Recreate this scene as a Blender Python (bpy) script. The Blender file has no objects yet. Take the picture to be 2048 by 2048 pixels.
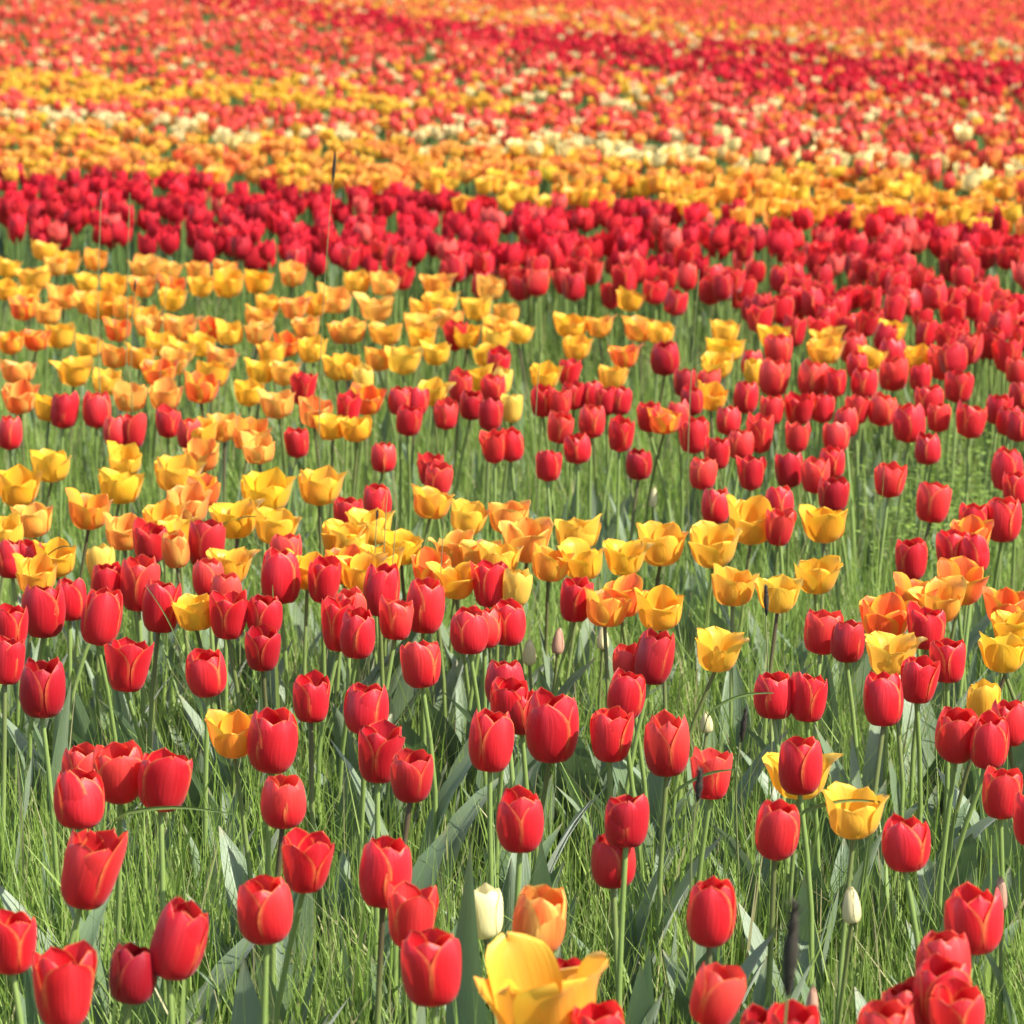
import bpy, math, random
import numpy as np
from mathutils import Matrix, Vector, Euler

# ------------------------------------------------------------------ camera, sky, sun, exposure
S = bpy.context.scene
COL = S.collection
R_ = math.radians
F = 6400.0                      # focal length in pixels of the 2048 px photograph
HB = 0.42                       # usual height of a bloom's middle above the ground
HC = HB + 0.95                  # camera height
PITCH = math.atan((1024 + 254) / F)
cam_d = bpy.data.cameras.new('camera')
cam = bpy.data.objects.new('camera', cam_d)
COL.objects.link(cam)
cam_d.sensor_width = 36.0
cam_d.lens = 36.0 * F / 2048
cam_d.clip_start = 0.05
cam_d.clip_end = 2000
cam.location = (0, 0, HC)
cam.rotation_euler = (R_(90) - PITCH, 0, 0)
cam_d.dof.use_dof = True
cam_d.dof.focus_distance = 3.8
cam_d.dof.aperture_fstop = 11.0
S.camera = cam

SUN_EL, SUN_AZ = R_(47), R_(112)       # azimuth clockwise from +Y (away from the camera): sun right of and behind it
W = bpy.data.worlds.new('World')
S.world = W
W.use_nodes = True
nt = W.node_tree
sky = nt.nodes.new('ShaderNodeTexSky')
sky.sky_type = 'NISHITA'
sky.sun_disc = False
sky.sun_elevation = SUN_EL
sky.sun_rotation = SUN_AZ
bg = nt.nodes['Background']
bg.inputs['Strength'].default_value = 0.15
nt.links.new(sky.outputs[0], bg.inputs[0])
sun_d = bpy.data.lights.new('sun', 'SUN')
sun_d.energy = 5.0
sun_d.angle = R_(0.5)
sun_d.color = (1.0, 0.95, 0.86)
sun = bpy.data.objects.new('sun', sun_d)
COL.objects.link(sun)
sdir = Vector((math.sin(SUN_AZ) * math.cos(SUN_EL), math.cos(SUN_AZ) * math.cos(SUN_EL), math.sin(SUN_EL)))
sun.rotation_euler = sdir.to_track_quat('Z', 'Y').to_euler()
sun.location = (0, 0, 20)
S.view_settings.view_transform = 'Standard'
S.view_settings.look = 'None'
S.view_settings.gamma = 1
S.view_settings.use_curve_mapping = False
S.view_settings.exposure = 1.18

rng = np.random.default_rng(7)
rnd = random.Random(11)

# ------------------------------------------------------------------ photograph <-> world
CP, SP = math.cos(PITCH), math.sin(PITCH)
def at(X, Y, h=HB):
    """point at height h seen at pixel X, Y of the 2048 px photograph"""
    dx, dv = (X - 1024), (1024 - Y)
    d = (dx, F * CP + dv * SP, -F * SP + dv * CP)
    t = (h - HC) / d[2]
    return Vector((d[0] * t, d[1] * t, h))
def pix(p):
    x, y, z = p[0], p[1], p[2] - HC
    dep = y * CP - z * SP
    v = y * SP + z * CP
    return 1024 + F * x / dep, 1024 - F * v / dep, dep

# ------------------------------------------------------------------ materials
def new_mat(name):
    m = bpy.data.materials.new(name)
    m.use_nodes = True
    n = m.node_tree
    n.nodes.clear()
    return m, n
class NB:
    def __init__(s, n): s.n = n
    def node(s, t, **kw):
        x = s.n.nodes.new(t)
        for k, v in kw.items(): setattr(x, k, v)
        return x
    def link(s, a, b): s.n.links.new(a, b)
    def val(s, inp, v):
        if hasattr(v, 'is_output') or isinstance(v, bpy.types.NodeSocket): s.link(v, inp)
        else: inp.default_value = v
    def math(s, op, a, b=0.0, c=None, clamp=False):
        x = s.node('ShaderNodeMath', operation=op, use_clamp=clamp)
        s.val(x.inputs[0], a); s.val(x.inputs[1], b)
        if c is not None: s.val(x.inputs[2], c)
        return x.outputs[0]
    def step(s, v, a, b):
        x = s.node('ShaderNodeMapRange', interpolation_type='SMOOTHSTEP')
        s.val(x.inputs[0], v); x.inputs[1].default_value = a; x.inputs[2].default_value = b
        return x.outputs[0]
    def mix(s, f, a, b):
        x = s.node('ShaderNodeMix', data_type='RGBA')
        s.val(x.inputs[0], f); s.val(x.inputs[6], a if not isinstance(a, tuple) else (*a, 1)); s.val(x.inputs[7], b if not isinstance(b, tuple) else (*b, 1))
        return x.outputs[2]
    def attr(s, name, typ='GEOMETRY'):
        return s.node('ShaderNodeAttribute', attribute_name=name, attribute_type=typ)
    def uv(s):
        u = s.node('ShaderNodeUVMap')
        x = s.node('ShaderNodeSeparateXYZ'); s.link(u.outputs[0], x.inputs[0])
        return u.outputs[0], x.outputs[0], x.outputs[1]
    def noise(s, vec, scale, detail=2, vscale=None):
        if vscale:
            mp = s.node('ShaderNodeMapping'); s.link(vec, mp.inputs[0]); mp.inputs[3].default_value = vscale; vec = mp.outputs[0]
        x = s.node('ShaderNodeTexNoise'); x.inputs['Scale'].default_value = scale; x.inputs['Detail'].default_value = detail
        s.link(vec, x.inputs[0])
        return x.outputs[0]
    def surface(s, color, rough=0.5, spec=0.4, trans=0.3, tcol=None, bump=None, bstr=0.3, bdist=0.001, sheen=0.0):
        p = s.node('ShaderNodeBsdfPrincipled')
        s.val(p.inputs['Base Color'], color if not isinstance(color, tuple) else (*color, 1))
        p.inputs['Roughness'].default_value = rough
        p.inputs['Specular IOR Level'].default_value = spec
        if sheen:
            p.inputs['Sheen Weight'].default_value = sheen
            p.inputs['Sheen Roughness'].default_value = 0.4
        if bump is not None:
            b = s.node('ShaderNodeBump'); b.inputs['Strength'].default_value = bstr; b.inputs['Distance'].default_value = bdist
            s.link(bump, b.inputs['Height']); s.link(b.outputs[0], p.inputs['Normal'])
        out = s.node('ShaderNodeOutputMaterial')
        if trans <= 0:
            s.link(p.outputs[0], out.inputs[0]); return
        t = s.node('ShaderNodeBsdfTranslucent')
        tc = tcol if tcol is not None else color
        s.val(t.inputs[0], tc if not isinstance(tc, tuple) else (*tc, 1))
        mx = s.node('ShaderNodeMixShader'); mx.inputs[0].default_value = trans
        s.link(p.outputs[0], mx.inputs[1]); s.link(t.outputs[0], mx.inputs[2])
        s.link(mx.outputs[0], out.inputs[0])

def mat_red_petal():
    m, n = new_mat('red_petal'); b = NB(n)
    uvv, u, v = b.uv()
    au = b.math('ABSOLUTE', b.math('MULTIPLY_ADD', u, 2.0, -1.0))
    streak = b.noise(uvv, 1.0, 3, (19, 1.6, 1))
    tone = b.attr('tone', 'OBJECT').outputs['Fac']
    blush = b.attr('blush', 'OBJECT').outputs['Fac']
    body = b.mix(streak, (0.60, 0.007, 0.015), (0.70, 0.018, 0.028))
    flame = b.math('MULTIPLY', b.math('SUBTRACT', 1.0, b.step(au, 0.0, 0.55)), b.math('MULTIPLY', streak, 0.5))
    body = b.mix(flame, body, (0.75, 0.060, 0.070))
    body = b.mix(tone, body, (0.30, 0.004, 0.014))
    body = b.mix(b.math('MULTIPLY', blush, b.step(v, 0.25, 0.8)), body, (0.82, 0.10, 0.065))
    en = b.noise(uvv, 1.0, 2, (2, 7, 1))
    e = b.math('MULTIPLY', b.math('POWER', b.step(au, 0.76, 1.0), 1.7), b.step(v, 0.16, 0.6))
    e = b.math('MAXIMUM', e, b.math('MULTIPLY', b.step(v, 0.965, 1.0), 0.6))
    e = b.math('MULTIPLY', e, b.math('MULTIPLY_ADD', en, 1.5, -0.1), clamp=True)
    e = b.math('MULTIPLY', e, b.math('SUBTRACT', 1.0, b.math('MULTIPLY', tone, 0.75)))
    vein = b.noise(uvv, 1.0, 2, (90, 2.5, 1))
    body = b.mix(b.math('MULTIPLY', b.step(vein, 0.52, 0.75), 0.35), body, (0.42, 0.003, 0.012))
    spot = b.noise(uvv, 2.3, 3)
    body = b.mix(b.math('MULTIPLY', b.step(spot, 0.55, 0.8), 0.3), body, (0.78, 0.05, 0.05))
    col = b.mix(b.math('MULTIPLY', e, 0.85), body, (0.88, 0.33, 0.09))
    bs = b.math('SUBTRACT', 1.0, b.step(v, 0.0, 0.11))
    col = b.mix(b.math('MULTIPLY', bs, 0.8), col, (0.30, 0.15, 0.03))
    b.surface(col, 0.40, 0.42, 0.34, b.mix(0.35, col, (0.95, 0.05, 0.02)), streak, 0.3, 0.003, 0.10)
    return m
def mat_yellow_petal():
    m, n = new_mat('yellow_petal'); b = NB(n)
    uvv, u, v = b.uv()
    au = b.math('ABSOLUTE', b.math('MULTIPLY_ADD', u, 2.0, -1.0))
    streak = b.noise(uvv, 1.0, 3, (22, 2.0, 1))
    flush = b.attr('flush', 'OBJECT').outputs['Fac']
    pale = b.attr('pale', 'OBJECT').outputs['Fac']
    yel = b.mix(streak, (0.80, 0.44, 0.012), (0.84, 0.54, 0.035))
    yel = b.mix(pale, yel, (0.86, 0.78, 0.40))
    cen = b.math('SUBTRACT', 1.0, b.step(au, 0.25, 0.95))
    f = b.math('MULTIPLY', b.math('MULTIPLY_ADD', cen, 0.75, 0.25), b.math('MULTIPLY_ADD', streak, 0.9, 0.55))
    f = b.math('MULTIPLY', f, flush, clamp=True)
    col = b.mix(f, yel, (0.82, 0.13, 0.025))
    bs = b.math('SUBTRACT', 1.0, b.step(v, 0.0, 0.12))
    col = b.mix(b.math('MULTIPLY', bs, 0.7), col, (0.35, 0.28, 0.04))
    b.surface(col, 0.42, 0.35, 0.36, col, streak, 0.35, 0.002, 0.1)
    return m
def mat_stem():
    m, n = new_mat('tulip_stem'); b = NB(n)
    uvv, u, v = b.uv()
    ns = b.noise(uvv, 1.0, 2, (3, 9, 1))
    dark = b.attr('brown', 'OBJECT').outputs['Fac']
    col = b.mix(ns, (0.130, 0.190, 0.040), (0.195, 0.265, 0.075))
    col = b.mix(b.math('MULTIPLY', dark, b.step(v, 0.55, 0.95)), col, (0.07, 0.045, 0.025))
    b.surface(col, 0.45, 0.4, 0.0)
    return m
def mat_leaf():
    m, n = new_mat('tulip_leaf'); b = NB(n)
    uvv, u, v = b.uv()
    ns = b.noise(uvv, 1.0, 3, (18, 0.8, 1))
    blot = b.noise(uvv, 3.0, 2)
    oi = b.node('ShaderNodeObjectInfo').outputs['Random']
    col = b.mix(ns, (0.115, 0.170, 0.072), (0.170, 0.225, 0.112))
    col = b.mix(b.math('MULTIPLY', blot, 0.55), col, (0.20, 0.235, 0.170))
    col = b.mix(b.math('MULTIPLY', oi, 0.5), col, (0.065, 0.13, 0.040))
    col = b.mix(b.math('MULTIPLY', b.step(v, 0.93, 1.0), 0.5), col, (0.24, 0.19, 0.08))
    b.surface(col, 0.46, 0.55, 0.20, b.mix(0.5, col, (0.12, 0.24, 0.03)), ns, 0.5, 0.002, 0.25)
    return m
def mat_grass(name='grass_blade', rough=0.5, trans=0.5):
    m, n = new_mat(name); b = NB(n)
    c = b.attr('col').outputs['Color']
    b.surface(c, rough, 0.4, trans, c)
    return m
def mat_far(name, trans=0.3):
    m, n = new_mat(name); b = NB(n)
    c = b.attr('col').outputs['Color']
    b.surface(c, 0.5, 0.3, trans, c)
    return m
def mat_ground():
    m, n = new_mat('field_soil'); b = NB(n)
    tc = b.node('ShaderNodeTexCoord').outputs['Object']
    n1 = b.noise(tc, 6.0, 5); n2 = b.noise(tc, 0.8, 3)
    col = b.mix(n1, (0.035, 0.050, 0.014), (0.07, 0.075, 0.028))
    col = b.mix(b.math('MULTIPLY', n2, 0.6), col, (0.045, 0.085, 0.018))
    b.surface(col, 0.9, 0.2, 0.0, None, n1, 0.6, 0.02)
    return m
def mat_plain(name, c1, c2, rough=0.6, trans=0.0, scale=(8, 3, 1)):
    m, n = new_mat(name); b = NB(n)
    uvv, u, v = b.uv()
    ns = b.noise(uvv, 1.0, 3, scale)
    col = b.mix(ns, c1, c2)
    b.surface(col, rough, 0.35, trans, col, ns, 0.3, 0.002)
    return m
M_RED, M_YEL, M_STEM, M_LEAF = mat_red_petal(), mat_yellow_petal(), mat_stem(), mat_leaf()
M_GRASS, M_GROUND = mat_grass(), mat_ground()
M_FAR, M_FARGREEN = mat_far('far_petal', 0.33), mat_far('far_foliage', 0.25)
M_CREAM = mat_plain('cream_bud', (0.62, 0.52, 0.22), (0.78, 0.72, 0.42), 0.45, 0.25, (14, 2, 1))
M_WITHER = mat_plain('withered_bud', (0.40, 0.20, 0.13), (0.58, 0.36, 0.24), 0.6, 0.25, (16, 2, 1))
M_SEED = mat_plain('seed_head', (0.010, 0.009, 0.006), (0.045, 0.034, 0.020), 0.8, 0.0, (20, 30, 1))
M_STALK = mat_plain('dry_stalk', (0.10, 0.14, 0.04), (0.20, 0.21, 0.08), 0.55, 0.0, (3, 20, 1))

# ------------------------------------------------------------------ mesh helpers
def grid_mesh(name, P, mat, uvs=None, smooth=True):
    """P: (nv, nu, 3) array of points -> quad sheet with a UV map"""
    nv, nu = P.shape[:2]
    idx = np.arange(nv * nu).reshape(nv, nu)
    q = np.stack([idx[:-1, :-1], idx[:-1, 1:], idx[1:, 1:], idx[1:, :-1]], -1).reshape(-1, 4)
    return raw_mesh(name, P.reshape(-1, 3), q, mat,
                    uv=np.stack(np.meshgrid(np.linspace(0, 1, nu), np.linspace(0, 1, nv)), -1).reshape(-1, 2), smooth=smooth)
def raw_mesh(name, V, Q, mat, uv=None, col=None, smooth=True):
    V = np.asarray(V, np.float32); Q = np.asarray(Q, np.int32)
    me = bpy.data.meshes.new(name)
    nf, k = Q.shape
    me.vertices.add(len(V)); me.vertices.foreach_set('co', V.ravel())
    me.loops.add(nf * k); me.loops.foreach_set('vertex_index', Q.ravel())
    me.polygons.add(nf)
    me.polygons.foreach_set('loop_start', np.arange(0, nf * k, k, dtype=np.int32))
    me.polygons.foreach_set('loop_total', np.full(nf, k, np.int32))
    if smooth: me.polygons.foreach_set('use_smooth', np.ones(nf, bool))
    if uv is not None:
        l = me.uv_layers.new(name='UVMap'); l.data.foreach_set('uv', np.asarray(uv, np.float32)[Q.ravel()].ravel())
    if col is not None:
        a = me.color_attributes.new('col', 'FLOAT_COLOR', 'POINT')
        c = np.ones((len(V), 4), np.float32); c[:, :3] = col
        a.data.foreach_set('color', c.ravel())
    me.materials.append(mat)
    me.update(calc_edges=True)
    me.validate()
    return me
def link(name, me, parent=None, loc=None, rot=None, scale=None):
    o = bpy.data.objects.new(name, me)
    COL.objects.link(o)
    if parent: o.parent = parent
    if loc is not None: o.location = loc
    if rot is not None: o.rotation_euler = rot
    if scale is not None: o.scale = scale
    return o
def tube(name, pts, radii, mat, sides=6):
    pts = np.asarray(pts, float); n = len(pts)
    T = np.gradient(pts, axis=0); T /= np.linalg.norm(T, axis=1)[:, None] + 1e-9
    ref = np.array([0.9, 0.1, 0.0]) if abs(T[:, 0]).max() < 0.9 else np.array([0.0, 0.2, 1.0])
    A = np.cross(T, ref); A /= np.linalg.norm(A, axis=1)[:, None] + 1e-9
    B = np.cross(T, A)
    a = np.linspace(0, 2 * math.pi, sides + 1)
    P = pts[:, None] + np.asarray(radii)[:, None, None] * (A[:, None] * np.cos(a)[None, :, None] + B[:, None] * np.sin(a)[None, :, None])
    return grid_mesh(name, P, mat)
def cp(x, xs, ys): return np.interp(x, xs, ys)
def smooth_cp(x, xs, ys):
    """smooth interpolation (Catmull-Rom) of control points"""
    x = np.asarray(x, float); xs = np.asarray(xs, float); ys = np.asarray(ys, float)
    m = np.gradient(ys, xs)
    i = np.clip(np.searchsorted(xs, x) - 1, 0, len(xs) - 2)
    h = xs[i + 1] - xs[i]; t = (x - xs[i]) / h
    return ((2*t**3-3*t**2+1)*ys[i] + (t**3-2*t**2+t)*h*m[i] + (-2*t**3+3*t**2)*ys[i+1] + (t**3-t**2)*h*m[i+1])

# ------------------------------------------------------------------ blooms: six petals each, height 1 and width 1 before scaling
TV = [0, .06, .15, .28, .42, .58, .74, .88, 1.0]
SHAPES = {   # radius and height along the petal, half angle, width along the petal
    'egg':   ([.10, .27, .38, .46, .495, .50, .475, .43, .36], [0, .015, .075, .20, .35, .53, .72, .88, 1.0], 64),
    'barrel':([.10, .26, .37, .44, .475, .495, .50, .48, .44], [0, .015, .075, .20, .35, .53, .72, .88, 1.0], 62),
    'crown': ([.09, .24, .34, .41, .45, .475, .50, .51, .50], [0, .02, .085, .21, .36, .54, .72, .88, 1.0], 58),
    'cup':   ([.07, .23, .35, .43, .465, .485, .495, .51, .545], [0, .025, .105, .25, .42, .59, .76, .90, 1.0], 56),
    'bowl':  ([.07, .22, .34, .425, .465, .49, .51, .535, .575], [0, .03, .12, .275, .45, .62, .79, .92, 1.0], 53),
    'splay': ([.07, .25, .36, .43, .465, .49, .52, .57, .65], [0, .035, .13, .30, .48, .65, .81, .93, 1.0], 50),
    'bud':   ([.12, .34, .44, .50, .50, .45, .36, .24, .06], [0, .02, .08, .20, .35, .53, .72, .88, 1.0], 66),
}
WV = [0, .08, .2, .38, .55, .72, .85, .94, 1.0]
WW = {'round': [.30, .60, .84, .97, 1.0, .93, .74, .46, .06], 'point': [.30, .58, .82, .97, 1.0, .88, .64, .36, .03]}
def make_petals(shape, wkey, nu, nv, seed, wild=0.0, flareset=None, heights=None):
    g = np.random.default_rng(seed)
    rr, zz, half = SHAPES[shape]
    out = []
    for k in range(6):
        inner = k % 2
        phi = math.radians(60 * k) + g.normal(0, 0.05)
        v = np.linspace(0, 1, nv) ** 0.95
        u = np.linspace(-1, 1, nu)
        r = smooth_cp(v, TV, rr); z = smooth_cp(v, TV, zz)
        r = r * (0.93 if inner else 1.0)
        fl = g.normal(0, 0.05 + 0.10 * wild) + (0 if flareset is None else flareset[k])
        r = r * (1 + fl * v ** 2.2)
        z = z * (1 + g.normal(0, 0.025 + 0.09 * wild)) * (1.0 if not inner else 0.985)
        if heights: z = z * heights[k]
        w = np.clip(smooth_cp(v, WV, WW[wkey]), 0.02, 1.1) * math.radians(half * (1 + g.normal(0, 0.04)))
        ph = g.uniform(0, 6.28, 3)
        U, Vv = np.meshgrid(u, v)
        th = phi + U * w[:, None] + 0.05 * np.sin(5 * Vv + ph[0]) * Vv
        rad = r[:, None] * (1 - 0.05 * U ** 2 * (1 - 0.5 * Vv)) + 0.014 * np.exp(-(U / 0.16) ** 2) * Vv
        rad = rad + (0.010 + 0.02 * wild) * np.sin(7 * Vv + 3 * U + ph[1]) * np.abs(U) * Vv
        # petal margins sit a little outside (outer) or roll in
        rad = rad * (1 + (0.05 if not inner else -0.02) * np.abs(U) ** 3 * Vv)
        H = z[:, None] + (0.012 + 0.03 * wild) * np.sin(4 * U + ph[2]) * Vv ** 2
        out.append(np.stack([rad * np.cos(th), rad * np.sin(th), H + 0 * U], -1))
    return out
VAR = {}
def variant(name, mat, shape, wkey, nu, nv, seed, wild=0.0, flareset=None, heights=None):
    VAR[name] = [grid_mesh('petal', p, mat) for p in make_petals(shape, wkey, nu, nv, seed, wild, flareset, heights)]
RED_HI = []; RED_LO = []; YEL_HI = []; YEL_LO = []
for i in range(18):
    sh = ['barrel', 'egg', 'barrel', 'crown', 'egg', 'barrel', 'egg', 'barrel', 'egg'][i % 9]
    wk = 'round' if i % 6 else 'point'
    wi = [.0, .15, .05, .35, .1, .2, .1, .45, .05][(i * 5) % 9]
    variant('rh%d' % i, M_RED, sh, wk, 9, 12, 100 + i, wi); RED_HI.append('rh%d' % i)
    variant('rl%d' % i, M_RED, sh, wk, 5, 7, 100 + i, wi); RED_LO.append('rl%d' % i)
for i in range(9):
    sh = ['cup', 'bowl', 'cup', 'bowl', 'bowl', 'cup', 'splay', 'cup', 'bowl'][i]
    wi = [.15, .3, .25, .45, .3, .2, .35, .35, .2][i]
    g = np.random.default_rng(900 + i)
    fl = list(np.array([.09, .0, -.04, -.01, -.09, -.08]) + g.normal(0, .05, 6)); hs = list(np.array([.98, .97, .95, 1.12, .86, .88]) + g.normal(0, .05, 6))
    variant('yh%d' % i, M_YEL, sh, 'point', 9, 12, 200 + i, wi, fl, hs); YEL_HI.append('yh%d' % i)
    variant('yl%d' % i, M_YEL, sh, 'point', 5, 7, 200 + i, wi, fl, hs); YEL_LO.append('yl%d' % i)
for i in range(3):
    variant('yc%d' % i, M_YEL, ['crown', 'barrel', 'egg'][i], 'round', 9, 12, 300 + i, 0.2)
variant('ybig', M_YEL, 'bowl', 'round', 13, 18, 411, 1.2, [.34, .12, -.02, .05, .0, .18], [.86, .84, 1.06, .97, .98, .82])
variant('ropen', M_RED, 'cup', 'point', 7, 9, 421, 0.6)

def leaf_mesh(seed, L, Wd, nu=5, nv=9, up=None):
    g = np.random.default_rng(seed)
    v = np.linspace(0, 1, nv); u = np.linspace(-1, 1, nu)
    ang0, ang1 = R_(g.uniform(76, 89)), R_(g.uniform(25, 84))
    if up: ang0, ang1 = R_(up[0]), R_(up[1])
    a = ang0 + (ang1 - ang0) * v ** g.uniform(1.3, 2.6)
    ds = L / (nv - 1)
    x = np.concatenate([[0], np.cumsum(np.cos(a[:-1]) * ds)]); z = np.concatenate([[0], np.cumsum(np.sin(a[:-1]) * ds)])
    w = Wd * 0.5 * smooth_cp(v, [0, .15, .35, .55, .75, .9, 1], [.45, .72, 1.0, .96, .70, .36, .02])
    fold = R_(g.uniform(15, 42)) * (1 - 0.6 * v)
    tw = g.normal(0, 0.7) * v ** 1.5
    U, V = np.meshgrid(u, v)
    ax = np.stack([np.cos(a), 0 * a, np.sin(a)], -1); nn = np.stack([-np.sin(a), 0 * a, np.cos(a)], -1)
    side = np.array([0, 1.0, 0])
    P = np.zeros((nv, nu, 3))
    wav = 0.10 * np.sin(V * g.uniform(6, 12) + g.uniform(0, 6)) * np.abs(U) * g.uniform(0.3, 1.6)
    for j in range(nu):
        off_s = u[j] * w * np.cos(fold); off_n = np.abs(u[j]) * w * np.sin(fold) + wav[:, j] * w
        s2 = off_s * np.cos(tw) - off_n * np.sin(tw); n2 = off_s * np.sin(tw) + off_n * np.cos(tw)
        P[:, j] = np.stack([x, 0 * x, z], -1) + side * s2[:, None] + nn * n2[:, None]
    return grid_mesh('leaf', P, M_LEAF)
LEAVES = [leaf_mesh(500 + i, 0.22 + 0.014 * (i % 8), 0.028 + 0.0048 * (i % 7)) for i in range(16)]
LEAVES_LO = [leaf_mesh(540 + i, 0.20 + 0.014 * (i % 6), 0.028 + 0.004 * (i % 5), 3, 6) for i in range(8)]
# ------------------------------------------------------------------ where the tulips stand: read off 700 x 512 px tiles of the photograph
# kind, middle x, middle y, width, height, lean in degrees [| label]; kinds: R red, D dark, B blushed, Y yellow, O orange, P peach, X red-orange, C pale, W white, K closed yellow
SPOTS = []
def tile(x0, y0, scale, text):
    for ln in text.strip().splitlines():
        for item in ln.split(';'):
            item = item.strip()
            if not item: continue
            a, _, lab = item.partition('|')
            p = a.split()
            v = [float(t) for t in p[1:]]
            lean = v[4] if len(v) > 4 else None
            dz = v[5] if len(v) > 5 else 0.0
            SPOTS.append(dict(k=p[0], X=x0 + v[0] * scale, Y=y0 + v[1] * scale, w=v[2] * scale, h=v[3] * scale, lean=lean, dz=dz, label=lab.strip()))
T7 = 700 / 1932
tile(0, 1536, T7, """
R 495 565 310 430 12 | large red tulip leaning right, above the lone tulip at left bottom corner
R 65 970 235 330 2 | red tulip cut by the left edge near the bottom left corner
R 350 1225 345 430 0 | large red tulip in the bottom left corner, cut by the lower edge
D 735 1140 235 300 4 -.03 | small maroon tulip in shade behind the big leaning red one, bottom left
R 985 955 305 430 14 | large red tulip leaning right in front of the small maroon one
R 1460 790 310 350 0 | squat red tulip showing three front petals, lower left, right of the leaning one
R 1690 530 280 320 5 | red tulip with open crown just above right of the squat lower left one
B 1565 185 260 280 4 | red tulip with pinkish front petal, left of centre, below the one before orange
""")
tile(680, 1536, T7, """
R 250 580 290 385 3 | upper of three overlapping red tulips left of the big yellow one
R 395 825 280 350 3 | middle of three overlapping red tulips left of the big yellow one
R 505 1110 345 400 0 | lowest and largest of three overlapping red tulips, left of big yellow bloom
R 995 300 260 330 0 | red tulip standing alone at lower centre, above the white and flamed blooms
R 1580 295 260 280 1 | red tulip right of centre whose stem crosses another red bloom below
R 1510 520 250 235 0 -.05 | short red tulip crossed by the stem of the red tulip above it
P 1100 845 300 345 3 | closed orange and pink flamed tulip standing just behind the big yellow one
Y 1125 1385 560 470 -5 | biggest yellow tulip, splayed wide open at the bottom edge near the centre
W 790 800 200 250 -5 -.06 | white tulip half hidden by a grey leaf, below centre
R 1255 1230 200 200 0 -.03 | red tulip peeping over the rim of the big yellow bloom
R 1430 1490 230 280 0 | red tulip cut by the bottom edge in front of the big yellow one
""")
tile(1348, 1536, T7, """
R 205 800 275 370 0 | egg shaped red tulip crossed by a thin grass stalk, lower right of centre
R 570 345 245 320 6 | red tulip leaning right, left of the yellow bowl in the lower right quarter
Y 995 260 310 250 0 | yellow bowl shaped tulip by itself in the lower right quarter
R 1280 420 265 300 2 | red tulip just right of the lone yellow bowl in the lower right
R 1810 145 150 180 2 -.02 | small red tulip behind a pale stem near the right edge
R 1985 290 160 250 0 | red tulip mostly cut by the right edge, beside the small stem crossed one
R 1655 840 320 370 2 | large red tulip on its own above the red clump in bottom right corner
R 1490 1080 310 330 0 | topmost tulip of the red clump in the bottom right corner
R 1480 1250 320 360 2 | second tulip from the top in the red bottom right clump
R 1565 1390 310 320 0 | front right tulip of the red clump cut by the bottom edge
R 1275 1360 200 280 -4 -.02 | left tulip of the red bottom right clump, behind the front ones
R 1165 1480 320 280 0 | front left tulip of the red bottom right clump, cut by the edge
R 650 1490 230 280 4 | red tulip cut by the bottom edge beside the brown withered bud
R 500 1490 190 260 -3 -.02 | red tulip behind the dark foxtail, cut by the bottom edge
B 235 1265 200 260 16 | pale pinkish red tulip leaning right behind a leaf, near bottom edge
""")
tile(0, 1080, T7, """
R 65 110 120 200 0; R 165 105 90 140 0
Y 310 110 220 190 0 | open yellow tulip crossed by a diagonal grass blade near the left edge
O 200 200 180 160 0; C 555 130 120 160 0
R 240 395 240 290 2 ; R 390 330 190 230 5; R 590 240 170 220 3; R 560 430 220 310 8
R 770 245 220 300 4; R 890 370 215 290 6; B 1150 210 160 180 0; Y 1270 150 120 170 5
Y 1080 400 180 190 0 | yellow tulip behind a dark stem, left of two red ones, left of centre
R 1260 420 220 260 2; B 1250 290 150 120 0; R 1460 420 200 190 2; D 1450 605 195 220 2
R 1550 205 225 300 2; B 1580 70 180 130 0; Y 1700 180 120 230 0; R 1790 230 165 240 4; X 1900 150 90 130 0
R 1870 470 200 300 2; R 60 480 150 200 0; R 40 670 160 260 8
R 235 825 255 310 0 | red tulip standing alone by the left edge at two thirds height down
R 705 700 245 285 2; R 1140 740 225 240 0; R 1720 880 205 255 2
O 1290 1085 260 310 0 | dark orange upright tulip half hidden by a tall red one, left of centre
R 1505 1110 275 350 4 | tall red tulip covering the right side of a dark orange one
R 455 1275 160 160 0 -.02 | small red tulip at the back of the left red cluster of four
B 655 1290 290 310 -4 | two-petalled pale red tulip, tallest of the left red cluster of four
R 905 1335 290 270 10 | right tulip of the left red cluster of four, leaning right
R 440 1435 285 300 3 | lower left tulip of the left red cluster of four
""")
tile(680, 1080, T7, """
R 95 520 200 270 4; B 55 380 130 140 0; R 230 280 205 290 6; R 470 365 215 305 4; B 310 440 150 180 2
Y 110 190 140 140 0; Y 230 130 150 110 0; O 640 230 190 220 0; X 510 170 120 170 0
R 825 250 190 250 0; C 975 260 120 170 5; R 715 510 210 240 0; B 800 480 175 235 4; R 932 465 160 235 3
R 445 685 225 260 0 | red tulip left of centre standing clear below the four red ones
R 910 790 230 250 0; R 930 900 180 190 0
R 1170 1040 310 405 3 | widest red tulip near the centre, with many petals, right of a red cluster
R 1005 950 140 210 0 -.01; R 835 1110 250 340 5
R 1300 335 180 235 2; O 1470 380 220 210 5; X 1560 330 110 130 5
Y 1765 390 260 205 0 | yellow tulip right of centre above a leaning red one
R 1735 650 215 300 10; R 1600 700 90 150 0 -.02
R 1580 860 210 260 8; R 1495 1085 230 280 2
R 1805 1130 250 350 0 | tall red tulip standing alone just right of the centre clusters
R 145 935 250 270 0; R 215 1190 250 310 2; R 395 1310 235 260 4
""")
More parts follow.
